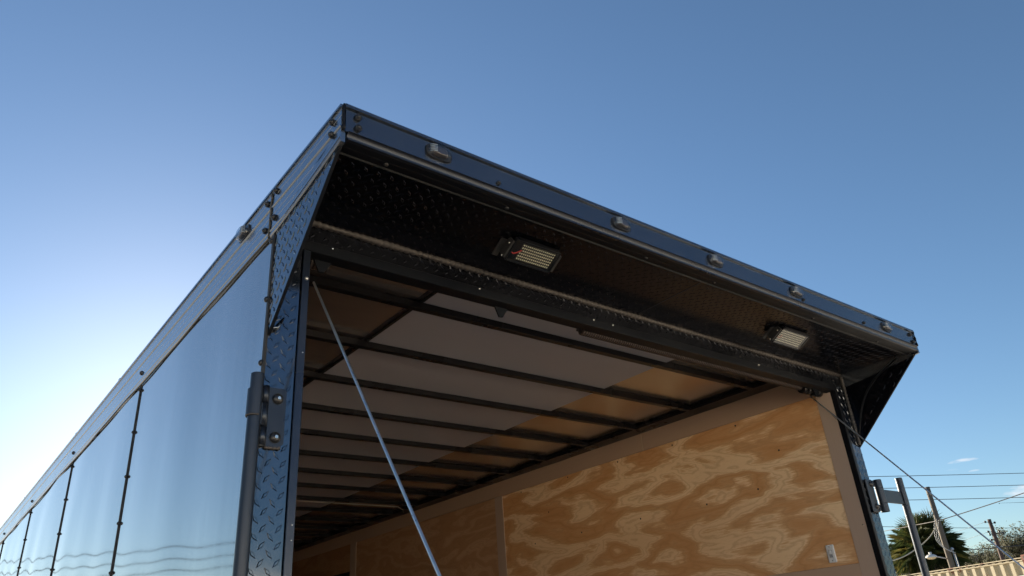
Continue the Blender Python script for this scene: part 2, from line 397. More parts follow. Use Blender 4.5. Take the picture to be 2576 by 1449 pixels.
# fascia of the canopy
y = -S_
fa = B().prism([(0.002, y+.02, H_+.002), (0.002, y-.006, H_+.002), (0.002, y-.006, H_-.006), (0.002, y, H_-.009), (0.002, y, 2.609), (0.002, y-.004, 2.607), (0.002, y-.004, 2.604), (0.002, y+.02, 2.604)], (W_-.004, 0, 0)).build('fascia', M['fascia'], T)
for x, z in ((.033, 2.652), (.034, 2.624), (2.553, 2.652), (2.560, 2.620)):
    B().cyl((x, y, z), (x, y-.007, z), .0085, 6).dome((x, y-.007, z), (0, -1, 0), .005, .004, 8).build('bolt', M['bolt'], fa)
for x in (.413, 1.751, 2.165): B().cyl((x, y, 2.622), (x, y-.004, 2.622), .0065, 6).dome((x, y-.004, 2.622), (0, -1, 0), .004, .004, 8).build('bolt', M['bolt'], fa)
for x in (.0, W_):
    B().tube([(x, y-.003, H_+.001-k*.0085) for k in range(9)], [.0028+.0012*math.sin(k*1.9) for k in range(9)], 7).build('weld_bead', M['angle'], fa)
# cove strip under the fascia, then the soffit rail
pr = [(y+.02, 2.603)]
for k in range(7):
    a = R(90*k/6); pr.append((y-.009+.010*math.sin(a), 2.6025-.012*(1-math.cos(a))))
pr += [(y-.003, 2.5885), (y-.0055, 2.587), (y-.0055, 2.583), (y+.02, 2.583)]
B().prism([(.010, a, b) for a, b in pr], (W_-.02, 0, 0)).build('cove_trim', M['cove'], T)
rail = B().prism([(.012, a, b) for a, b in [(y+.003, 2.5825), (y+.021, 2.5825), (y+.0215, 2.5835), (y+.022, 2.5825), (y+.034, 2.5825), (y+.0345, 2.585), (y+.044, 2.585), (y+.046, 2.5815), (y+.049, 2.5815), (y+.050, 2.594), (y+.003, 2.594)]], (W_-.024, 0, 0)).build('soffit_rail', M['angle'], T)
for x in (.459, .966, 1.278, 1.84, 2.3, .12): B().dome((x, y+.030, 2.5825), (0, 0, -1), .006, .004, 10).build('rivet', M['bolt'], rail)
# tread plate underside, made of two sheets meeting at x = 1.25
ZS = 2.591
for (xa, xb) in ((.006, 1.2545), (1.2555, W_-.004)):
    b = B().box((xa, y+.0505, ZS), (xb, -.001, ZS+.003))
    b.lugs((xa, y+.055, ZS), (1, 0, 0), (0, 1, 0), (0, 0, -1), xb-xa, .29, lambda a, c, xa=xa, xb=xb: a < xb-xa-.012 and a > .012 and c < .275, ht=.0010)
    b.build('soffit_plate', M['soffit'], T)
B().box((1.2535, y+.051, ZS-.0012), (1.2565, -.006, ZS-.0002)).build('seam_strip', M['gap'], T)
# header : tread plate above, smooth angle below
b = B().box((.004, 0, 2.537), (W_-.004, .010, ZS+.002))
b.lugs((.004, 0, 2.532), (1, 0, 0), (0, 0, 1), (0, -1, 0), W_-.01, .06, lambda a, c: .012 < a < W_-.02 and .012 < c < .052)
b.build('header_plate', M['header'], T)
ha = B().box((.068, -.003, 2.508), (W_-.068, .040, 2.5365), .0015).build('header_angle', M['angle'], T)
for x in (.146, .60, 1.053, 1.14, 1.95): B().dome((x, -.003, 2.531), (0, -1, 0), .0035, .003, 8).build('screw', M['zinc'], ha)
for x in (.135, .700, 2.40):               # triangular drilled brackets
    P = [(x-.022, .03, 2.508), (x+.026, .03, 2.508), (x+.006, .03, 2.478), (x-.008, .03, 2.476)]
    bk = B().prism(P, (0, .005, 0)).build('bracket', M['angle'], ha)
# sealant / weld beads
def ringed(a, b, r, step=.017, amp=.3, seed=0):
    a, b = Vector(a), Vector(b); L = (b-a).length; n = int(L/step*4); rnd = random.Random(seed); pts, rs = [], []
    ph = 0
    for i in range(n+1):
        pts.append(a.lerp(b, i/n)+Vector((0, rnd.uniform(-.0003, .0003), rnd.uniform(-.0003, .0003))))
        ph += .25*rnd.uniform(.7, 1.3); rs.append(r*(1-amp*abs(math.sin(math.pi*ph))**3+.12*math.sin(i*.11+seed)))
    return pts, rs
p_, q_ = ringed((.02, -.004, 2.588), (W_-.008, -.004, 2.588), .0105, seed=1); B().tube(p_, q_, 10).build('sealant_bead', M['bead'], T)
p_, q_ = ringed((W_-.006, -.004, 2.58), (W_-.006, -.004, 2.275), .0080, seed=2); B().tube(p_, q_, 10).build('sealant_bead', M['bead'], T)
p_, q_ = ringed((.006, -.004, 2.58), (.006, -.004, 2.275), .0070, seed=3); B().tube(p_, q_, 10).build('sealant_bead', M['bead'], T)
# triangular side plates of the canopy
for side in (0, 1):
    x0, x1 = (0., .003) if side == 0 else (W_-.003, W_)
    poly = [(x0, -S_+.001, 2.604), (x0, -S_+.001, 2.590), (x0, -.0, 2.266), (x0, .008, 2.266), (x0, .008, 2.604)]
    b = B().prism(poly, (x1-x0, 0, 0))
    def ins(a, c):   # a along +y from the tip, c up from 2.26
        yy, zz = -S_+a, 2.262+c
        zl = 2.266+(2.59-2.266)*(-yy/S_)
        return yy < -.006 and zz > zl+.014 and zz < 2.598-.0 and (zz < TRL+.002+.045*max(0, -yy/S_)**1.2 or False)
    def ins_in(a, c):
        yy, zz = -S_+a, 2.262+c; zl = 2.266+(2.59-2.266)*(-yy/S_); return yy < -.02 and zz > zl+.016 and zz < 2.575
    if side == 0:
        b.lugs((x0, -S_, 2.262), (0, 1, 0), (0, 0, 1), (-1, 0, 0), S_, .34, ins)
    else:
        b.lugs((x1, -S_, 2.262), (0, 1, 0), (0, 0, 1), (1, 0, 0), S_, .34, ins)
        b.lugs((x0, -S_, 2.262), (0, 1, 0), (0, 0, 1), (-1, 0, 0), S_, .34, lambda a, c: ins_in(a, c) and (2.262+c-2.266)*(S_/.324) < S_-a+.085, p=.021, ht=.0006)
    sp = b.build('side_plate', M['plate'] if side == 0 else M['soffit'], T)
    sx = 1 if side == 0 else -1; xi = x1 if side == 0 else x0
    # folded return flange along the raking edge
    d = Vector((0, S_, -.324)).normalized(); nn = Vector((0, .324, S_)).normalized()
    a0, a1 = Vector((x0 if side == 0 else x1, -S_, 2.589)), Vector((x0 if side == 0 else x1, 0, 2.265))
    b = B(); b.prism([a0, a0+nn*.0025, a0+nn*.0025+Vector((sx*.007, 0, 0)), a0+Vector((sx*.007, 0, 0))], a1-a0); b.build('edge_flange', M['angle'], sp)
    if side == 1:   # bowed stiffener strip on the inner face
        pts = []
        for k in range(25):
            t = k/24; yy = -.262+.255*t; zz = 2.586-.285*t; bow = .055*math.sin(math.pi*t)**1.1
            pts.append((x0-.003, yy+bow*.68, zz+bow*.73))
        B().tube(pts, .0045, 6).build('stiffener_strip', M['angle'], sp)
# corner posts of the rear frame (tread plate wrapped round) and smooth jamb angles
for side in (0, 1):
    sx = 1 if side == 0 else -1; X = 0. if side == 0 else W_
    b = B(); w = .070
    x_a, x_b = (X, X+sx*w)
    b.box((x_a, .0, ZB), (x_b, .05, 2.536), .0015)
    b.lugs((x_a, 0, 1.2), (sx, 0, 0), (0, 0, 1), (0, -1, 0), w, 1.33, lambda a, c: .006 < a < w-.006 and c < 1.325, off=(-.001, 0))
    post = b.build('corner_post', M['plate'], T)
    xa, xb = X+sx*.0715, X+sx*.090
    b = B().box((xa, -.004, ZB), (xb, .022, 2.5075), .0012)
    ja = b.build('jamb_angle', M['jamb'] if side == 0 else M['angle'], T)
    if side == 0:
        B().dome((.082, -.004, 2.430), (0, -1, 0), .0055, .004, 10).build('screw', M['zinc'], ja)
        for z in (2.24, 1.86, 1.83): B().dome((.084, -.004, z), (0, -1, 0), .0018, .001, 8).build('screw', M['zinc'], ja)
        # torn curl of sheet where canopy plate meets the post
        B().tube([(.002, -.006, 2.29), (.010, -.010, 2.283), (.018, -.011, 2.285), (.026, -.009, 2.30), (.034, -.005, 2.315)], [.005, .006, .005, .004, .002], 8).build('weld_bead', M['plate'], post)
    else:
        for z in (2.46, 2.39, 2.28): B().dome((xb+.012, -.0, z), (0, -1, 0), .004, .003, 8).build('screw', M['zinc'], ja)
# ---- inside : right wall lined with plywood behind lauan trim boards
XW = 2.5
def wall(y0, y1, z0, z1, mat, t=.0):
    return B().box((XW+t, y0, z0), (XW+.012, y1, z1)).build('wall_panel', mat, T)
pa = wall(.0935, 2.397, 1.812, 2.511, M['ply_a'], .003)
for (yy, zz) in ((.53, 2.492), (.93, 2.494), (1.33, 2.496), (1.75, 2.498), (2.2, 2.497), (.48, 2.18), (.78, 2.165), (1.22, 2.17), (1.68, 2.17), (2.1, 2.168), (.33, 2.325), (1.95, 2.33)):
    B().dome((XW+.003, yy, zz), (-1, 0, 0), .0048, .002, 8).build('screw', M['bolt'], pa)
wall(.0935, 2.397, 1.0, 1.62, M['ply_b'], .003)
wall(2.483, 4.466, 1.0, 2.511, M['ply_b'], .003)
wall(4.577, LEN-.02, 2.292, 2.511, M['ply_c'], .003); wall(4.915, LEN-.02, 1.0, 2.292, M['ply_c'], .0035)
B().box((XW+.02, 4.575, 1.0), (XW+.06, 4.916, 2.291)).build('dark_opening', M['gap'], T)
B().box((XW+.005, .0215, ZB+.05), (XW+.013, LEN-.03, 1.0)).build('wall_panel', M['ply_b'], T)
def tb(y0, y1, z0, z1, mat, x=0.): return B().box((XW+x, y0, z0), (XW+.012, y1, z1), .0008).build('trim_board', mat, T)
tb(.0215, 1.127, 2.512, 2.614, M['board'], 0); tb(1.131, 3.586, 2.512, 2.612, M['board'], -.0012); tb(3.588, LEN-.02, 2.512, 2.614, M['board'], .001)
B().box((XW-.003, 1.127, 2.512), (XW+.010, 1.132, 2.620)).build('joint_filler', paint('pale_filler', (.42, .32, .23), 0, .6), T)
tb(.0215, .093, ZB+.05, 2.511, M['boardv'], .0005); tb(2.398, 2.482, 1.0, 2.511, M['boardv'], .0); tb(4.467, 4.576, 1.0, 2.511, M['boardv'], .0)
tb(.0935, 2.397, 1.621, 1.811, M['board'], .001)
B().dome((XW, .035, 1.95), (-1, 0, 0), .0035, .002, 8).build('screw', M['zinc'], T)
# left inner lining (mostly hidden) and front lining
B().box((.075, .052, ZB+.05), (.085, LEN-.02, 2.60)).build('wall_panel', M['ply_b'], T)
B().box((.086, LEN-.03, ZB+.05), (XW-.001, LEN-.02, 2.60)).build('wall_panel', M['ply_c'], T)
# top rails
B().box((XW-.100, .045, 2.604), (XW-.002, LEN-.03, 2.622), .003).build('top_rail', M['bow'], T)
B().box((.01, .052, 2.604), (.15, LEN-.03, 2.622), .003).build('top_rail', M['bow'], T)
# ceiling in three lengthwise sheets, slightly wavy
ZC = 2.6255
def csheet(x0, x1, mat, dz):
    nx, ny = 14, 200; vs = []; fs = []
    for a in range(nx+1):
        for b in range(ny+1):
            yy = .012+(LEN-.03-.012)*b/ny; xx = x0+(x1-x0)*a/nx
            vs.append((xx, yy, ZC+dz))
    for a in range(nx):
        for b in range(ny): k = a*(ny+1)+b; fs.append((k, k+1, k+ny+2, k+ny+1))
    return mesh_obj('ceiling_sheet', vs, fs, mat, T, True)
csheet(.01, .615, M['ceil_left'], 0.007); csheet(.60, 1.80, M['ceil_matt'], 0.0); csheet(1.785, W_-.01, M['ceil_gloss'], .003)
B().box((.598, .05, ZC-.003), (.612, LEN-.03, ZC-.001)).build('seam_strip', M['bow'], T)
# roof bows
zb = 2.602
yb = .322; k = 0
bow0 = None
while yb < LEN-.2:
    if bow0 is None:
        b = B()
        b.prism([(.151, .0, zb+.001), (.151, .001, zb), (.151, .025, zb), (.151, .026, zb+.001), (.151, .026, zb+.021), (.151, .036, zb+.0215), (.151, .036, zb+.0225), (.151, .0, zb+.0225)], (XW-.100-.152, 0, 0))
        bow0 = b.build('roof_bow', M['bow'], T); bow0.location = (0, yb, 0)
    else:
        c = bow0.copy(); COL.objects.link(c); c.parent = T; c.location = (0, yb, 0)
    yb += .3715; k += 1
# thin wire along a bow, red wire on the wall top
B().tube([(.5, 3.345, 2.598), (1.476, 3.344, 2.598), (1.60, 3.338, 2.596), (1.856, 3.343, 2.598), (2.264, 3.351, 2.598), (2.37, 3.46, 2.600), (2.42, 3.539, 2.596)], .0022, 6).build('wire', paint('pale_wire', (.5, .47, .42), 0, .4), T)
B().tube([(XW-.004, .25, 2.614), (XW-.004, .5, 2.6165), (XW-.004, .7, 2.6165), (XW-.004, 1.0, 2.6165)], .002, 6).build('wire', M['redwire'], T)
# torsion spring behind the header
def coil(x0, x1, yc, zc, r, wr, turns, seed=0):
    n = turns*10; pts = []
    for i in range(n+1):
        a = 2*math.pi*i/10; pts.append((x0+(x1-x0)*i/n, yc+r*math.cos(a), zc+r*math.sin(a)))
    return B().tube(pts, wr, 5)
sp = coil(1.05, 2.33, .060, 2.520, .0145, .0046, 128).build('torsion_spring', M['springm'], T)
B().cyl((.10, .060, 2.526), (2.48, .060, 2.526), .005, 10).build('shaft', M['bow'], sp)
coil(.10, .16, .055, 2.512, .015, .004, 7).build('coil', M['springm'], sp)
for x in (2.33, 2.365, 2.40, 2.44): B().cyl((x, .055, 2.507), (x+.026, .055, 2.507), .0185, 12).build('cable_drum', M['bow'], sp)
B().cyl((2.30, .062, 2.52), (2.45, .062, 2.52), .012, 12).build('sleeve', M['seal'], sp)
# ramp cables
def cable(x, y0, z0, y1, z1, dx=0):
    n = 40; pts = [(x+dx*i/n, y0+(y1-y0)*i/n, z0+(z1-z0)*i/n-.012*math.sin(math.pi*i/n)) for i in range(n+1)]
    return B().tube(pts, .0029, 8).build('lift_cable', M['cable'], T)
cable(.110, .018, 2.436, -1.44, .46); cable(2.48, .105, 2.512, -1.44, .49)
# lowered ramp door
B().box((.09, -2.25, .05), (2.50, -.03, .12), .005).build('ramp_door', M['floor'], T).location = (0, 0, 0)
for o in T.children:
    if o.name.startswith('ramp_door'):
        for v in o.data.vertices: v.co.z += (v.co.y+2.25)/2.22*.33
# ---- left hinge with lock bar folded back along the side
hp = B(); x0, x1, z0, z1 = .010, .052, 2.016, 2.145
hp.prism([(x0, -.001, z0), (x1-.008, -.001, z0), (x1, -.001, z0+.008), (x1, -.001, z1-.006), (x1-.006, -.001, z1), (x0, -.001, z1)], (0, -.006, 0))
hp = hp.build('hinge_plate', M['bar'], T)
for z in (2.121, 2.036): B().cyl((.033, -.007, z), (.033, -.009, z), .0125, 18).dome((.033, -.009, z), (0, -1, 0), .0120, .006, 18).build('bolt', M['bolt'], hp)
for z in (2.121, 2.036): B().cyl((.033, -.0145, z), (.033, -.0165, z), .0038, 6).build('bolt_socket', M['zinc'], hp)
for (za, zc) in ((2.108, 2.145), (2.056, 2.107), (2.016, 2.055)): B().cyl((.004, -.010, za), (.004, -.010, zc), .0085, 14).build('knuckle', M['bar'], hp)
p_, q_ = ringed((.012, -.004, 2.014), (.046, -.004, 2.0145), .0042, .008, .3, 5); B().tube(p_, q_, 8).build('weld_bead', M['bead'], hp)
B().box((-.016, -.016, 2.058), (.002, -.008, 2.106), .001).build('arm', M['bar'], hp)
def hollow(c0, c1, r, n=24):
    b = B(); c0, c1 = Vector(c0), Vector(c1)
    b.tube([c0, c1], r, n, caps=False)
    d = (c0-c1).normalized(); u = d.orthogonal().normalized(); w = d.cross(u)
    top = [b.bm.verts.new(c0+d*.0012+(r-.0012)*(math.cos(6.2832*k/n)*u+math.sin(6.2832*k/n)*w)) for k in range(n)]
    ring = [b.bm.verts.new(c0+r*(math.cos(6.2832*k/n)*u+math.sin(6.2832*k/n)*w)) for k in range(n)]
    for k in range(n): b.bm.faces.new((ring[k], ring[(k+1) % n], top[(k+1) % n], top[k]))
    b.bm.faces.new(top); return b
lb = hollow((-.0155, -.008, 2.170), (-.0155, -.008, .55), .0142).build('lock_bar', M['bar'], T)
b = B()
for k in range(9):
    pass
arc = [(math.cos(R(a)), math.sin(R(a))) for a in range(120, 281, 16)]
poly = [(-.0155+.0180*c, -.008+.0180*s, 2.078) for c, s in arc]+[(-.0155+.0146*c, -.008+.0146*s, 2.078) for c, s in arc[::-1]]
b = B().prism(poly, (0, 0, .057)); b.build('sleeve', M['bar'], lb)
p_, q_ = [], []
for i, (c, s) in enumerate(arc): p_.append((-.0155+.0165*c, -.008+.0165*s, 2.0775)); q_.append(.0022+.0007*math.sin(i*2))
B().tube(p_, q_, 7).build('weld_bead', M['bead'], lb)
# ---- right hinge with lock bar swung outwards
hp = B().box((W_-.058, -.012, 1.995), (W_-.008, -.002, 2.128), .003).build('hinge_plate', M['bar'], T)
for z in (2.108, 2.018): B().dome((W_-.026, -.012, z), (0, -1, 0), .012, .008, 14).build('bolt', M['bolt'], hp)
kx, ky = W_+.022, -.018
B().box((W_-.012, -.016, 2.098), (kx-.004, -.010, 2.124), .002).build('lug', M['bar'], hp); B().box((W_-.012, -.016, 2.000), (kx-.004, -.010, 2.026), .002).build('lug', M['bar'], hp)
for (za, zc) in ((2.093, 2.126), (2.032, 2.0915), (1.997, 2.0305)): hollow((kx, ky, zc), (kx, ky, za), .0175, 18).build('knuckle', M['bar'], hp)
bx = kx+.202
B().box((kx+.008, ky-.004, 2.036), (bx-.012, ky+.003, 2.089), .001).build('arm', M['bar'], hp)
lb = hollow((bx, ky, 2.148), (bx-.045, ky, .55), .0148).build('lock_bar', M['bar'], T)
B().box((bx-.020, ky-.010, 2.032), (bx-.012, ky+.010, 2.092), .002).build('sleeve', M['bar'], lb)
B().box((bx+.010, ky-.008, 2.034), (bx+.0205, ky+.012, 2.094), .003).build('sleeve', M['bar'], lb)
# ---- light switch on the plywood
sw = B().box((XW-.004, .182, 1.826), (XW+.003, .218, 1.896), .0035, seg=3).build('light_switch', M['white'], T)
B().box((XW-.0058, .1925, 1.846), (XW-.0042, .2075, 1.876), .0006).build('switch_frame', paint('grey_plastic', (.28, .29, .31), 0, .5), sw)
B().box((XW-.0095, .1950, 1.8585), (XW-.0055, .2050, 1.8735), .001).build('rocker', M['white'], sw)
for z in (1.834, 1.888): B().dome((XW-.004, .200, z), (-1, 0, 0), .0028, .0012, 8).build('screw', M['zinc'], sw)
# ---- two LED flood lamps on the soffit, tilted to the rear
for li, (xa, xb) in enumerate(((.575, .727), (1.819, 1.982))):
    A, Bp = Vector((0, -.215, 2.576)), Vector((0, -.163, 2.546)); vdir = (Bp-A); hgt = vdir.length; vdir.normalize()
    ndir = Vector((1, 0, 0)).cross(vdir)
    if ndir.z > 0: ndir = -ndir
    e = bpy.data.objects.new('flood_lamp', None); COL.objects.link(e); e.parent = T
    Mx = Matrix(((1, vdir.x, ndir.x, xa), (0, vdir.y, ndir.y, A.y), (0, vdir.z, ndir.z, A.z), (0, 0, 0, 1)))
    wdt = xb-xa; h = hgt
    b = B(); b.box((0, -.004, -.016), (wdt, h+.004, -.008), .001, Mx)
    for (a, c) in (((0, -.004, -.008), (wdt, -.0005, .0005)), ((0, h+.0005, -.008), (wdt, h+.004, .0005)), ((-.003, -.004, -.008), (-.0005, h+.004, .0005)), ((wdt+.0005, -.004, -.008), (wdt+.003, h+.004, .0005))): b.box(a, c, .0005, Mx)
    for k in range(5): b.box((.006, -.009-.0000*k, -.015+.003*k), (wdt-.006, -.0045, -.0138+.003*k), 0, Mx)
    b.build('housing', M['angle'], e)
    x_a, x_b = (.030, wdt-.006) if li == 0 else (.006, wdt-.006)
    b = B().box((x_a, .004, -.0078), (x_b, h-.004, -.0065), 0, Mx); b.build('circuit_board', M['pcb'], e)
    nx, ny = 17, 6; b = B()
    for i in range(nx):
        for j in range(ny):
            cx_ = x_a+.004+(x_b-x_a-.008)*i/(nx-1); cy_ = .0085+(h-.017)*j/(ny-1)
            b.box((cx_-.0014, cy_-.0019, -.0064), (cx_+.0014, cy_+.0019, -.0052), 0, Mx)
    b.build('led_chips', M['led'], e)
    b = B().box((.001, 0, -.0012), (wdt-.001, h, -.0004), 0, Mx); b.build('glass_pane', M['pane'], e)
    ws = [Mx @ Vector(q) for q in ((.006, h*.62, -.004), (.012, h*.66, -.0025), (.020, h*.58, -.0025), (x_a+.004 if li == 0 else .022, h*.40, -.0045))]
    B().tube(ws, .0018 if li == 0 else .0010, 7).build('wire', M['redwire'], e)
    b = B()   # side brackets up to the soffit
    for xx in (-.012, wdt+.004):
        b.box((xx, 0.004, -.045), (xx+.008, h-.002, -.001), .001, Mx)
    b.box((-.030, .006, -.030), (-.0125, h+.012, -.026), .001, Mx)
    b.box((-.010, h*.3, -.040), (wdt+.010, h*.75, -.016), .001, Mx)
    b.build('mounting_bracket', M['gap'], e)
    for yy in (.016, h-.002): B().dome(Mx @ Vector((-.012, yy, -.010)), Mx.to_3x3() @ Vector((-1, 0, .6)), .0032, .003, 8).build('screw', M['zinc'], e)

# ================================================================== BACKGROUND (right) 
CX0, CY0, CZ0 = -.532, -1.504, 1.6
def at(az, D, z=0): return Vector((CX0+D*math.sin(R(az)), CY0+D*math.cos(R(az)), z))
# shipping container
def cont_mat():
    t = NT('weathered_beige_container_paint'); v = t.coord(); a = t.noise(v, 1.3, 5, .6); c = t.mix(a, (.40, .335, .205), (.48, .41, .27))
    n = t.noise(t.coord((1.6, 1.6, .8)), 2.6, 6, .65); rust = t.ramp(n, [(.60, 0.), (.655, 1.)])
    c = t.mix(rust, c, (.20, .085, .045)); sp = t.noise(v, 9, 6, .7); c = t.mix(t.ramp(sp, [(.66, 0.), (.70, .8)]), c, (.16, .07, .04))
    t.P(Base_Color=c, Roughness=.7); t.bump(n, .2, .01); return t.m
M['cont'] = cont_mat(); M['rust'] = paint('rusty_steel', (.20, .075, .045), .1, .75, .45, .5)
p0 = Vector((18.98, 4.925, 0)); p1 = p0+3.6*Vector((math.sin(R(25)), math.cos(R(25)), 0)); dirc = (p1-p0).normalized(); ang = math.atan2(dirc.y, dirc.x)
Cn = empty('shipping_container', (p0.x, p0.y, 0), label='beige corrugated shipping container with rust patches and brown corner casting at lower right', cat='shipping container')
Cn.rotation_euler = (0, 0, ang)          # local +x runs along the long wall, +y is outwards-left (towards -x world)
LC, WC, HC = 12.19, 2.44, 2.665
prof = []; x = .16; pit = .278; d = .042
while x < LC-.2:
    prof += [(x, 0), (x+.092, 0), (x+.092+.042, -d), (x+.092+.042+.100, -d)]; x += pit
prof.append((x, 0)); n = len(prof)
vs = [(a, b, .16) for a, b in prof]+[(a, b, HC-.10) for a, b in prof]; fs = [(i, i+1, n+i+1, n+i) for i in range(n-1)]
mesh_obj('corrugated_wall', vs, fs, M['cont'], Cn)
vs = [(a, -WC+.04-b, .16) for a, b in prof]+[(a, -WC+.04-b, HC-.075) for a, b in prof]; mesh_obj('corrugated_wall', vs, fs, M['cont'], Cn)
b = B().box((.15, -.05, HC-.112), (LC-.15, .010, HC-.085), .004)
for k in range(60):                       # crimped upper edge
    xx = .3+k*.2
    if xx < LC-.4: b.box((xx, -.02, HC-.085), (xx+.10, .016, HC-.074), .003)
b.build('top_rail', M['cont'], Cn); B().box((.15, -.05, .05), (LC-.15, .012, .16), .006).build('bottom_rail', M['rust'], Cn)
B().box((.02, -WC+.03, HC-.05), (LC-.02, -.05, HC-.03)).build('roof', M['cont'], Cn)
for xx in (.0, LC-.15): B().box((xx+.02, -WC+.06, .16), (xx+.06, -.06, HC-.06)).build('end_wall', M['cont'], Cn)
for xx in (0, LC-.16):
    for yy in (-.16, -WC):
        B().box((xx, yy+.002, .12), (xx+.16, yy+.162, HC-.115), .006).build('corner_post', M['rust'], Cn)
        for zz in (0., HC-.115):
            c = B().box((xx-.008, yy-.004, zz), (xx+.170, yy+.172, zz+.130), .012).build('corner_casting', M['rust'], Cn)
            pts = [(xx+.08+.022*math.cos(t), yy+.1725, zz+.062+.040*math.sin(t)) for t in [6.283*i/16 for i in range(16)]]
            mesh_obj('opening', pts+[(a, q+.0015, e_) for a, q, e_ in pts], [tuple(range(16)), tuple(range(16, 32))]+[(i, (i+1) % 16, 16+(i+1) % 16, 16+i) for i in range(16)], M['gap'], c)
B().box((.17, .001, HC-.62), (.42, .006, HC-.40)).build('sign_patch', paint('white_vinyl', (.75, .75, .72), 0, .6), Cn)

# poles
M['wood'] = None
def wood_mat(name, a, b_):
    t = NT(name); s = t.noise(t.coord((8, 8, .6)), 3, 6, .7); t.P(Base_Color=t.mix(s, a, b_), Roughness=.85); t.bump(s, .5, .01); return t.m
M['wood'] = wood_mat('weathered_pole_wood', (.075, .062, .048), (.15, .125, .095)); M['wood_d'] = wood_mat('dark_pole_wood', (.06, .035, .028), (.11, .065, .05))
M['galv'] = paint('galvanised_steel', (.45, .46, .46), .5, .45, .15, .1); M['conc'] = paint('pale_fitting', (.6, .6, .58), .0, .5, .1, .1)
P0 = at(67.6, 44.5)
po = empty('utility_pole', P0, label='bare weathered wooden pole in front of the palm, carrying a yard lamp', cat='utility pole')
B().tube([(0, 0, 0), (0, 0, 4), (.0, 0, 7.62)], [.155, .14, .115], 16).build('pole', M['wood'], po)
rdir = Vector((math.cos(R(67.6)), -math.sin(R(67.6)), 0)); tow = Vector((-math.sin(R(67.6)), -math.cos(R(67.6)), 0))
b = B().tube([rdir*.25+tow*.03+Vector((0, 0, .2)), rdir*.23+tow*.03+Vector((0, 0, 4.5))], .035, 8); b.tube([rdir*.34+Vector((0, 0, .2)), rdir*.30+Vector((0, 0, 4.3))], .022, 8); b.build('conduit', M['galv'], po)
B().dome(rdir*.23+Vector((0, 0, 4.5)), (0, 0, 1), .09, .12, 12).build('weather_head', M['galv'], po)
B().box(-rdir*.26-Vector((.05, .05, 0))+Vector((0, 0, 6.25)), -rdir*.16+Vector((.05, .05, 6.40)), .01).build('bracket', M['galv'], po)
pts = [rdir*(-.10)+tow*.2+Vector((0, 0, 6.05)), rdir*(-.28)+tow*.2+Vector((0, 0, 5.5)), rdir*(-.33)+tow*.2+Vector((0, 0, 5.0)), rdir*(-.10)+tow*.2+Vector((0, 0, 4.6)), rdir*.2+tow*.1+Vector((0, 0, 4.45))]
def smooth_pts(P, n=6):
    o = []
    for i in range(len(P)-1):
        p0_, p1_, p2_, p3_ = P[max(i-1, 0)], P[i], P[i+1], P[min(i+2, len(P)-1)]
        for k in range(n):
            t = k/n; o.append(.5*((2*p1_)+(-p0_+p2_)*t+(2*p0_-5*p1_+4*p2_-p3_)*t*t+(-p0_+3*p1_-3*p2_+p3_)*t**3))
    o.append(P[-1]); return o
for kk in (0, .07, .14): B().tube(smooth_pts([p+rdir*kk-Vector((0, 0, kk*.8)) for p in pts]), .012, 5).build('cable_loop', M['galv'], po)
ya = empty('yard_lamp', P0+Vector((0, 0, 4.25))-rdir*.16+tow*.02, label='small round white yard lamp on a short arm, on the pole by the palm', cat='lamp')
B().tube([(0, 0, -.12), -rdir*.30+tow*.1+Vector((0, 0, -.02)), -rdir*.55+tow*.15+Vector((0, 0, .04))], .03, 8).build('arm', M['galv'], ya)
lc = -rdir*.62+tow*.16
b = B().dome(lc+Vector((0, 0, .02)), (0, 0, 1), .26, .12, 20); b.cyl(lc+Vector((0, 0, -.02)), lc+Vector((0, 0, .021)), .26, 20); b.build('lamp_shade', M['conc'], ya)
B().dome(lc+Vector((0, 0, -.021)), (0, 0, -1), .22, .09, 20).build('diffuser', paint('yellowed_plastic', (.6, .5, .3), 0, .4), ya)
B().cyl(lc+Vector((0, 0, .12)), lc+Vector((0, 0, .24)), .07, 12).build('photo_cell', M['conc'], ya)
# distant utility pole with insulators
D1 = 74.; P1 = at(70.45, D1)
up = empty('utility_pole', P1, label='distant dark utility pole with stacked insulators and small crossarm, before the far trees', cat='utility pole')
zt = 1.6+.0919*D1; rd = Vector((math.cos(R(70.4)), -math.sin(R(70.4)), 0))
B().tube([(0, 0, 0), (0, 0, zt)], [.19, .14], 12).build('pole', M['wood_d'], up)
cz = 1.6+.0765*D1
b = B().cyl(-rd*.30+Vector((0, 0, cz)), rd*.72+Vector((0, 0, cz)), .035, 6); b.build('crossarm', M['bolt'], up)
for (s, dz) in ((-.30, 0), (-.1, -.08), (.42, .08), (.66, -.05)): B().tube([rd*s+Vector((0, 0, cz+dz-.13)), rd*s+Vector((0, 0, cz+dz)), rd*s+Vector((0, 0, cz+dz+.13))], [.05, .07, .04], 8).build('insulator', M['bolt'], up)
for (s, dz) in ((-.32, -.18), (.32, -.32), (-.34, -.95), (-.30, -1.6)):
    z = zt+dz; B().cyl((0, 0, z-.05), rd*s+Vector((0, 0, z)), .02, 6).build('bracket', M['bolt'], up)
    B().tube([rd*(s*.75)+Vector((0, 0, z)), rd*s+Vector((0, 0, z+.02)), rd*s*1.25+Vector((0, 0, z+.02))], [.05, .10, .05], 8).build('insulator', M['bolt'], up)
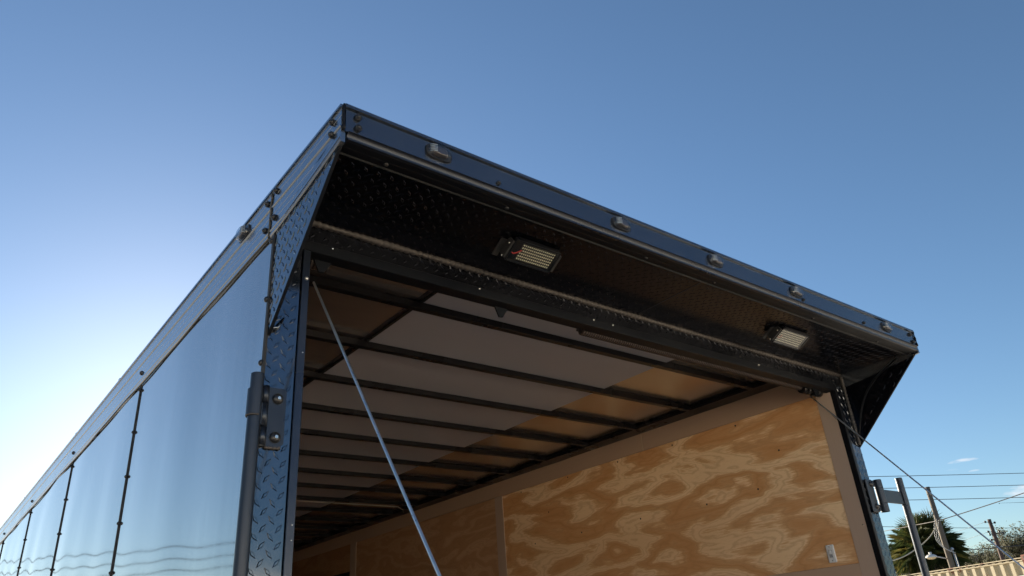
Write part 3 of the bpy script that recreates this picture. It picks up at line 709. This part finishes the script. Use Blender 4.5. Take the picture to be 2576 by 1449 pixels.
# overhead lines
M['line'] = paint('dark_line', (.035, .035, .04), 0, .6, .2, 0)
def wireobj(a, b_, sag, r, label, ext0=0., ext1=0., group='overhead lines crossing the sky', mat=None, n=48, twist=0, name='overhead_wire'):
    a, b_ = Vector(a), Vector(b_); d = b_-a; s, e = a-d*ext0, b_+d*ext1; pts = []
    for i in range(n+1):
        t = i/n; p = s.lerp(e, t); p.z -= 4*sag*t*(1-t); pts.append(p)
    o = B().tube(pts, r, 5).build(name, mat or M['line']); return tag(o, label, 'overhead wire', group)
ex = dict(ext0=.6, ext1=2.2)
wireobj((41.782, 18.771, 9.0), (51.345, 14.146, 9.0), .12, .017, 'highest of the three dark overhead wires above the palm', **ex)
wireobj((42.13, 18.425, 8.3), (51.025, 14.276, 8.3), .12, .017, 'middle of the three dark overhead wires above the palm', **ex)
wireobj((43.333, 17.765, 7.6), (50.71, 14.464, 7.6), .12, .017, 'lowest of the three dark overhead wires above the palm', **ex)
wireobj((66.878, 30.818, 9.0), (86.701, 26.561, 9.0), .2, .022, 'faint level wire running behind the palm crown and distant pole', ext0=.2, ext1=.8)
wireobj((61.0, 26.0, 5.95), (67.554, 20.878, 6.05), .05, .035, 'thick dark cable sagging in front of the trees behind the container', ext0=.1, ext1=2)
for k, (a, b_, lb_) in enumerate((((86.5, 34.5, 9.15), None, 'top'), ((87, 35.2, 8.7), None, 'middle'), ((87, 35.2, 8.0), None, 'bottom'))):
    z = zt+(-.18, -.95, -1.6)[k]; e0 = P1-rd*.35+Vector((0, 0, z)); dd = Vector((10, 12.0, -.15-(0, .25, .2)[k]))
    wireobj(e0, e0+dd*2.2, .2, .010, 'thin faint wire leaving the %s left insulator of the distant pole' % lb_)
sv = [at(72.3, 43.2, 1.6+.1135*43.2), at(67.62, 44.2, 1.6+.0972*44.2), at(64.5, 48, 1.6+.0935*48)]
wireobj(sv[1], sv[0], .05, .022, 'pale twisted service cable rising right from the weathered pole', ext1=.8, mat=paint('pale_twisted_cable', (.22, .2, .17), 0, .6))
wireobj(sv[1], sv[2], .0, .018, 'pale service cable running left behind the palm from the weathered pole', ext1=.8, mat=paint('grey_cable', (.12, .11, .10), 0, .7))
pts = smooth_pts([at(67.55, 44.0, 1.6+.094*44), at(66.9, 40.5, 1.6+.082*40.5), at(66.0, 36, 1.6+.0715*36), at(64.8, 31.5, 1.6+.0625*31.5), at(63.0, 26, 3.15), at(60, 22, 3.1)], 8)
tag(B().tube(pts, .020, 6).build('overhead_wire', paint('straw_cable', (.45, .38, .25), 0, .5)), 'straw coloured drooping cable crossing the palm down to the left', 'overhead wire', 'overhead lines crossing the sky')

# foliage helpers
def leaf_mat(name, a, b_, tr=.35):
    t = NT(name); gi = t.n('ShaderNodeNewGeometry'); rnd = gi.outputs['Random Per Island']
    c = t.mix(rnd, a, b_); tl = t.n('ShaderNodeBsdfTranslucent'); t.set(tl, 'Color', c); t.P(Base_Color=c, Roughness=.75, Specular_IOR_Level=.2)
    mxs = t.n('ShaderNodeMixShader'); mxs.inputs[0].default_value = tr
    t.t.links.new(t.b.outputs[0], mxs.inputs[1]); t.t.links.new(tl.outputs[0], mxs.inputs[2]); t.t.links.new(mxs.outputs[0], t.out.inputs[0]); return t.m
M['frond'] = leaf_mat('palm_frond_green', (.018, .034, .012), (.07, .085, .026)); M['frondy'] = leaf_mat('palm_frond_yellow', (.14, .135, .035), (.25, .21, .055))
M['dead'] = leaf_mat('dry_frond_grey', (.10, .085, .06), (.22, .18, .13), .15)
M['leaf'] = leaf_mat('olive_leaf', (.045, .052, .028), (.12, .12, .068)); M['bark'] = wood_mat('grey_bark', (.10, .085, .07), (.20, .17, .14))
def fan(vs, fs, base, d, up, pet, size, nseg, droop):
    d = d.normalized(); side = d.cross(up).normalized(); nrm = side.cross(d)
    hub = base+d*pet
    w = .018
    k = len(vs); vs += [base-side*w, base+side*w, hub+side*w*.6, hub-side*w*.6]; fs.append((k, k+1, k+2, k+3))
    for i in range(nseg):
        a = R(-110+220*i/(nseg-1))+random.uniform(-.03, .03); L = size*(1-.28*abs(a)/2)*random.uniform(.85, 1.08)
        e = (d*math.cos(a)+side*math.sin(a)).normalized(); e2 = (e-nrm*.15*abs(math.sin(a))).normalized(); q = e2.cross(nrm).normalized()*size*.017
        m1 = hub+e2*L*.6; tip = hub+e2*L-Vector((0, 0, 1))*droop*L*random.uniform(.5, 1.3)-nrm*.06*L
        k = len(vs); vs += [hub-q*.25, hub+q*.25, m1+q, tip, m1-q]; fs.append((k, k+1, k+2, k+3, k+4))
def palm(name, loc, h, r, n, label, cat, seed, dead=18, yellow=.15):
    random.seed(seed)
    e = empty(name, loc, label=label, cat=cat)
    B().tube([(0, 0, 0), (.05, 0, h*.5), (.0, .03, h)], [.26, .20, .22], 12).build('trunk', M['bark'], e)
    sets = {'g': ([], []), 'y': ([], []), 'd': ([], [])}
    for i in range(n+dead):
        isd = i >= n; az = random.uniform(0, 6.283)
        el = R(random.uniform(-80, -45)) if isd else math.asin(min(1, max(-.75, random.uniform(-.7, 1.0))))
        d = Vector((math.cos(az)*math.cos(el), math.sin(az)*math.cos(el), math.sin(el)))
        key = 'd' if isd else ('y' if random.random() < yellow else 'g')
        base = Vector((random.uniform(-.15, .15), random.uniform(-.15, .15), h-.1+random.uniform(-.25, .15)))
        up = (Vector((0, 0, 1))+Vector((random.uniform(-.6, .6), random.uniform(-.6, .6), 0))).normalized()
        if abs(d.dot(up)) > .95: up = Vector((1, .3, 0)).normalized()
        fan(*sets[key], base, d, up, r*random.uniform(.34, .50), r*random.uniform(.42, .52), 34, .14 if not isd else .5)
    for key, mat, nm in (('g', M['frond'], 'crown'), ('y', M['frondy'], 'yellow_fronds'), ('d', M['dead'], 'dry_fronds')):
        if sets[key][0]: mesh_obj(nm, sets[key][0], sets[key][1], mat, e)
    return e
DP = 50.; palm('palm_tree', at(66.45, DP), 1.6+.0705*DP, 2.5, 160, 'large dark green fan palm behind the container and weathered pole', 'palm tree', 3, 40)
palm('palm_tree', at(63.6, 56), 1.6+.062*56, 1.7, 60, 'smaller fan palm partly hidden behind the trailer edge, left of the big palm', 'palm tree', 9, 16)
palm('palmetto', at(69.0, 60), 1.6+.038*60, 1.2, 40, 'low yellow green palmetto just above the container roof', 'palm', 5, 0, .85)
def tree(name, loc, h, rx, rz, label, seed, nbr=60, leaves=3800, ls=.12, mat='leaf', group=None, bare=False, trunk_h=.35):
    random.seed(seed); e = empty(name, loc, label=label, cat='tree')
    if group: e['group'] = group
    b = B(); cz = h-rz; tips = []
    b.tube([(0, 0, 0), (.1, .05, h*trunk_h), (.0, .1, cz)], [.24, .18, .12], 8)
    for i in range(nbr):
        z0 = random.uniform(h*trunk_h*.8, cz+rz*.3); p = Vector((0, .05, z0))
        az = random.uniform(0, 6.283); el = random.uniform(-.1, 1.2)
        q = Vector((math.cos(az)*rx*math.cos(el), math.sin(az)*rx*math.cos(el), cz+rz*math.sin(el)*random.uniform(.75, 1.05)-p.z*0))
        q = Vector((q.x*random.uniform(.7, 1.05), q.y*random.uniform(.7, 1.05), q.z))
        mid = p.lerp(q, .5)+Vector((random.uniform(-.3, .3), random.uniform(-.3, .3), random.uniform(-.1, .4)))
        pp = smooth_pts([p, mid, q], 4); b.tube(pp, [.055*(1-k/len(pp))+.008 for k in range(len(pp))], 4, caps=False)
        for k in range(5):
            s = pp[random.randint(3, len(pp)-1)]; t = s+Vector((random.gauss(0, .45), random.gauss(0, .45), random.gauss(.15, .35)))
            b.tube([s, s.lerp(t, .5)+Vector((0, 0, .06)), t], [.014, .010, .005], 3, caps=False); tips += [t, s.lerp(t, .6)]
    b.build('trunk', M['bark'], e)
    if bare: return e
    vs, fs = [], []
    for i in range(leaves):
        t = random.choice(tips); c = t+Vector((random.gauss(0, .16), random.gauss(0, .16), random.gauss(0, .14)))
        a = Vector((random.gauss(0, 1), random.gauss(0, 1), random.gauss(0, 1))).normalized(); bb = a.orthogonal().normalized(); s = ls*random.uniform(.6, 1.3)
        k = len(vs); vs += [c-a*s, c+bb*s*.42, c+a*s, c-bb*s*.42]; fs.append((k, k+1, k+2, k+3))
    mesh_obj('crown', vs, fs, M[mat], e); return e
tree('tree', at(71.35, 80), 1.6+.0800*80, 2.0, 2.3, 'tallest of the sparse olive trees, right of the distant pole', 21, 70, 6500, .10, group='sparse trees beyond the container')
tree('tree', at(72.9, 79), 1.6+.0790*79, 1.6, 2.2, 'sparse olive tree at the far right edge of the picture', 22, 60, 5000, .10, group='sparse trees beyond the container')
tree('tree', at(69.35, 84), 1.6+.0640*84, 1.9, 1.8, 'lower sparse tree between the palm and the distant pole', 23, 60, 4500, .10, group='sparse trees beyond the container')
tree('tree', at(70.25, 82), 1.6+.0600*82, 1.5, 1.6, 'low bushy tree directly behind the distant pole', 24, 50, 4200, .10, group='sparse trees beyond the container')
tree('tree', at(68.0, 88), 1.6+.0560*88, 1.6, 1.7, 'small tree peeping out at the right side of the palm', 25, 50, 4000, .11, group='sparse trees beyond the container')
# bare twigs entering at the right edge: a leafless tree just outside the frame
e = empty('tree', at(76.0, 33), label='leafless tree whose thin bare twigs reach in at the right edge', cat='tree')
random.seed(4); b = B(); b.tube([(0, 0, 0), (0, .1, 2.2), (0, 0, 4.4)], [.16, .12, .05], 8)
ldir = Vector((-math.cos(R(76)), math.sin(R(76)), 0))
for k in range(26):
    z0 = random.uniform(2.2, 4.4); p = Vector((0, 0, z0)); d = ldir*random.uniform(.3, 1) if k % 2 else Vector((random.uniform(-1, 1), random.uniform(-1, 1), 0)); L = random.uniform(1.3, 2.25)
    q = p+d*L+Vector((0, 0, random.uniform(.1, .9))); mid = p.lerp(q, .5)+Vector((0, 0, .2)); pp = smooth_pts([p, mid, q], 4); b.tube(pp, [.035*(1-i/len(pp))+.006 for i in range(len(pp))], 4, caps=False)
    for j in range(7):
        s = pp[random.randint(3, 8)]; t = s+Vector((random.gauss(0, .2), random.gauss(0, .2), random.gauss(.02, .16)))+d*.15; b.tube([s, t], [.008, .004], 3, caps=False)
        if j % 2: b.dome(t, (0, 0, -1), .02, .03, 5, 2)
b.build('trunk', M['bolt'], e)
# far low roofs
def shed(name, azL, azR, D, ztop, label):
    a, b_ = at(azL, D), at(azR, D); d = b_-a; L = d.length; e = empty(name, a, label=label, cat='building'); e.rotation_euler = (0, 0, math.atan2(d.y, d.x))
    wm_ = paint('white_metal_siding', (.62, .62, .60), 0, .5, .1, .1); B().box((0, .05, 0), (L, 5, ztop-.25)).build('wall', wm_, e)
    B().prism([(-.1, -.1, ztop-.25), (-.1, -.1, ztop-.12), (-.1, 2.5, ztop), (-.1, 5.1, ztop-.12), (-.1, 5.1, ztop-.25)], (L+.2, 0, 0)).build('roof', paint('white_metal_roof', (.7, .7, .68), .2, .4, .1, .1), e)
shed('shed', 61.5, 65.9, 52, 1.6+.0505*52, 'long low white shed roof beneath the palm crown')
shed('shed', 68.2, 69.9, 92, 1.6+.0585*92, 'distant pale roof between the palm and the far trees')

# ---- pale wall added unseen behind the camera to bounce sunlight into the trailer
yw = empty('bounce_wall', (-17, -9.6, 0), label='long pale bounce wall added unseen behind the camera, facing the open trailer', cat='wall')
wmm = paint('pale_render', (.80, .75, .66), 0, .7, .08, .3, 3)
b = B().box((0, -.2, 0), (34, 0, 2.65))
for k in range(12): b.box((k*3.05, -.25, 0), (k*3.05+.35, .05, 2.66), .01)
b.build('wall', wmm, yw); B().box((-.1, -.3, 2.661), (34.1, .1, 2.74), .01).build('coping', wmm, yw)
# ================================================================== seen mirrored in the trailer's left wall
for k, z in enumerate((7.15, 6.6, 6.1)):
    wireobj((-30, 20.5, z+.1), (2, 47.2, z), .15, .024, '%s of three wires mirrored in the glossy left wall of the trailer' % ('highest', 'middle', 'lowest')[k], ext0=1.0, ext1=.3, group='wires mirrored in the trailer wall')
for k, (x, y, h) in enumerate(((-10.6, 36.8, 4.7), (-1.5, 52, 5.6), (-26, 34, 4.6))):
    tree('tree', (x, y, 0), h, .9, 1.3, ('thin bare tree mirrored low in the trailer wall beside the lock bar', 'thin bare tree mirrored at the far left of the trailer wall', 'bare tree standing off to the left of the trailer')[k], 40+k, 26, 0, bare=True)
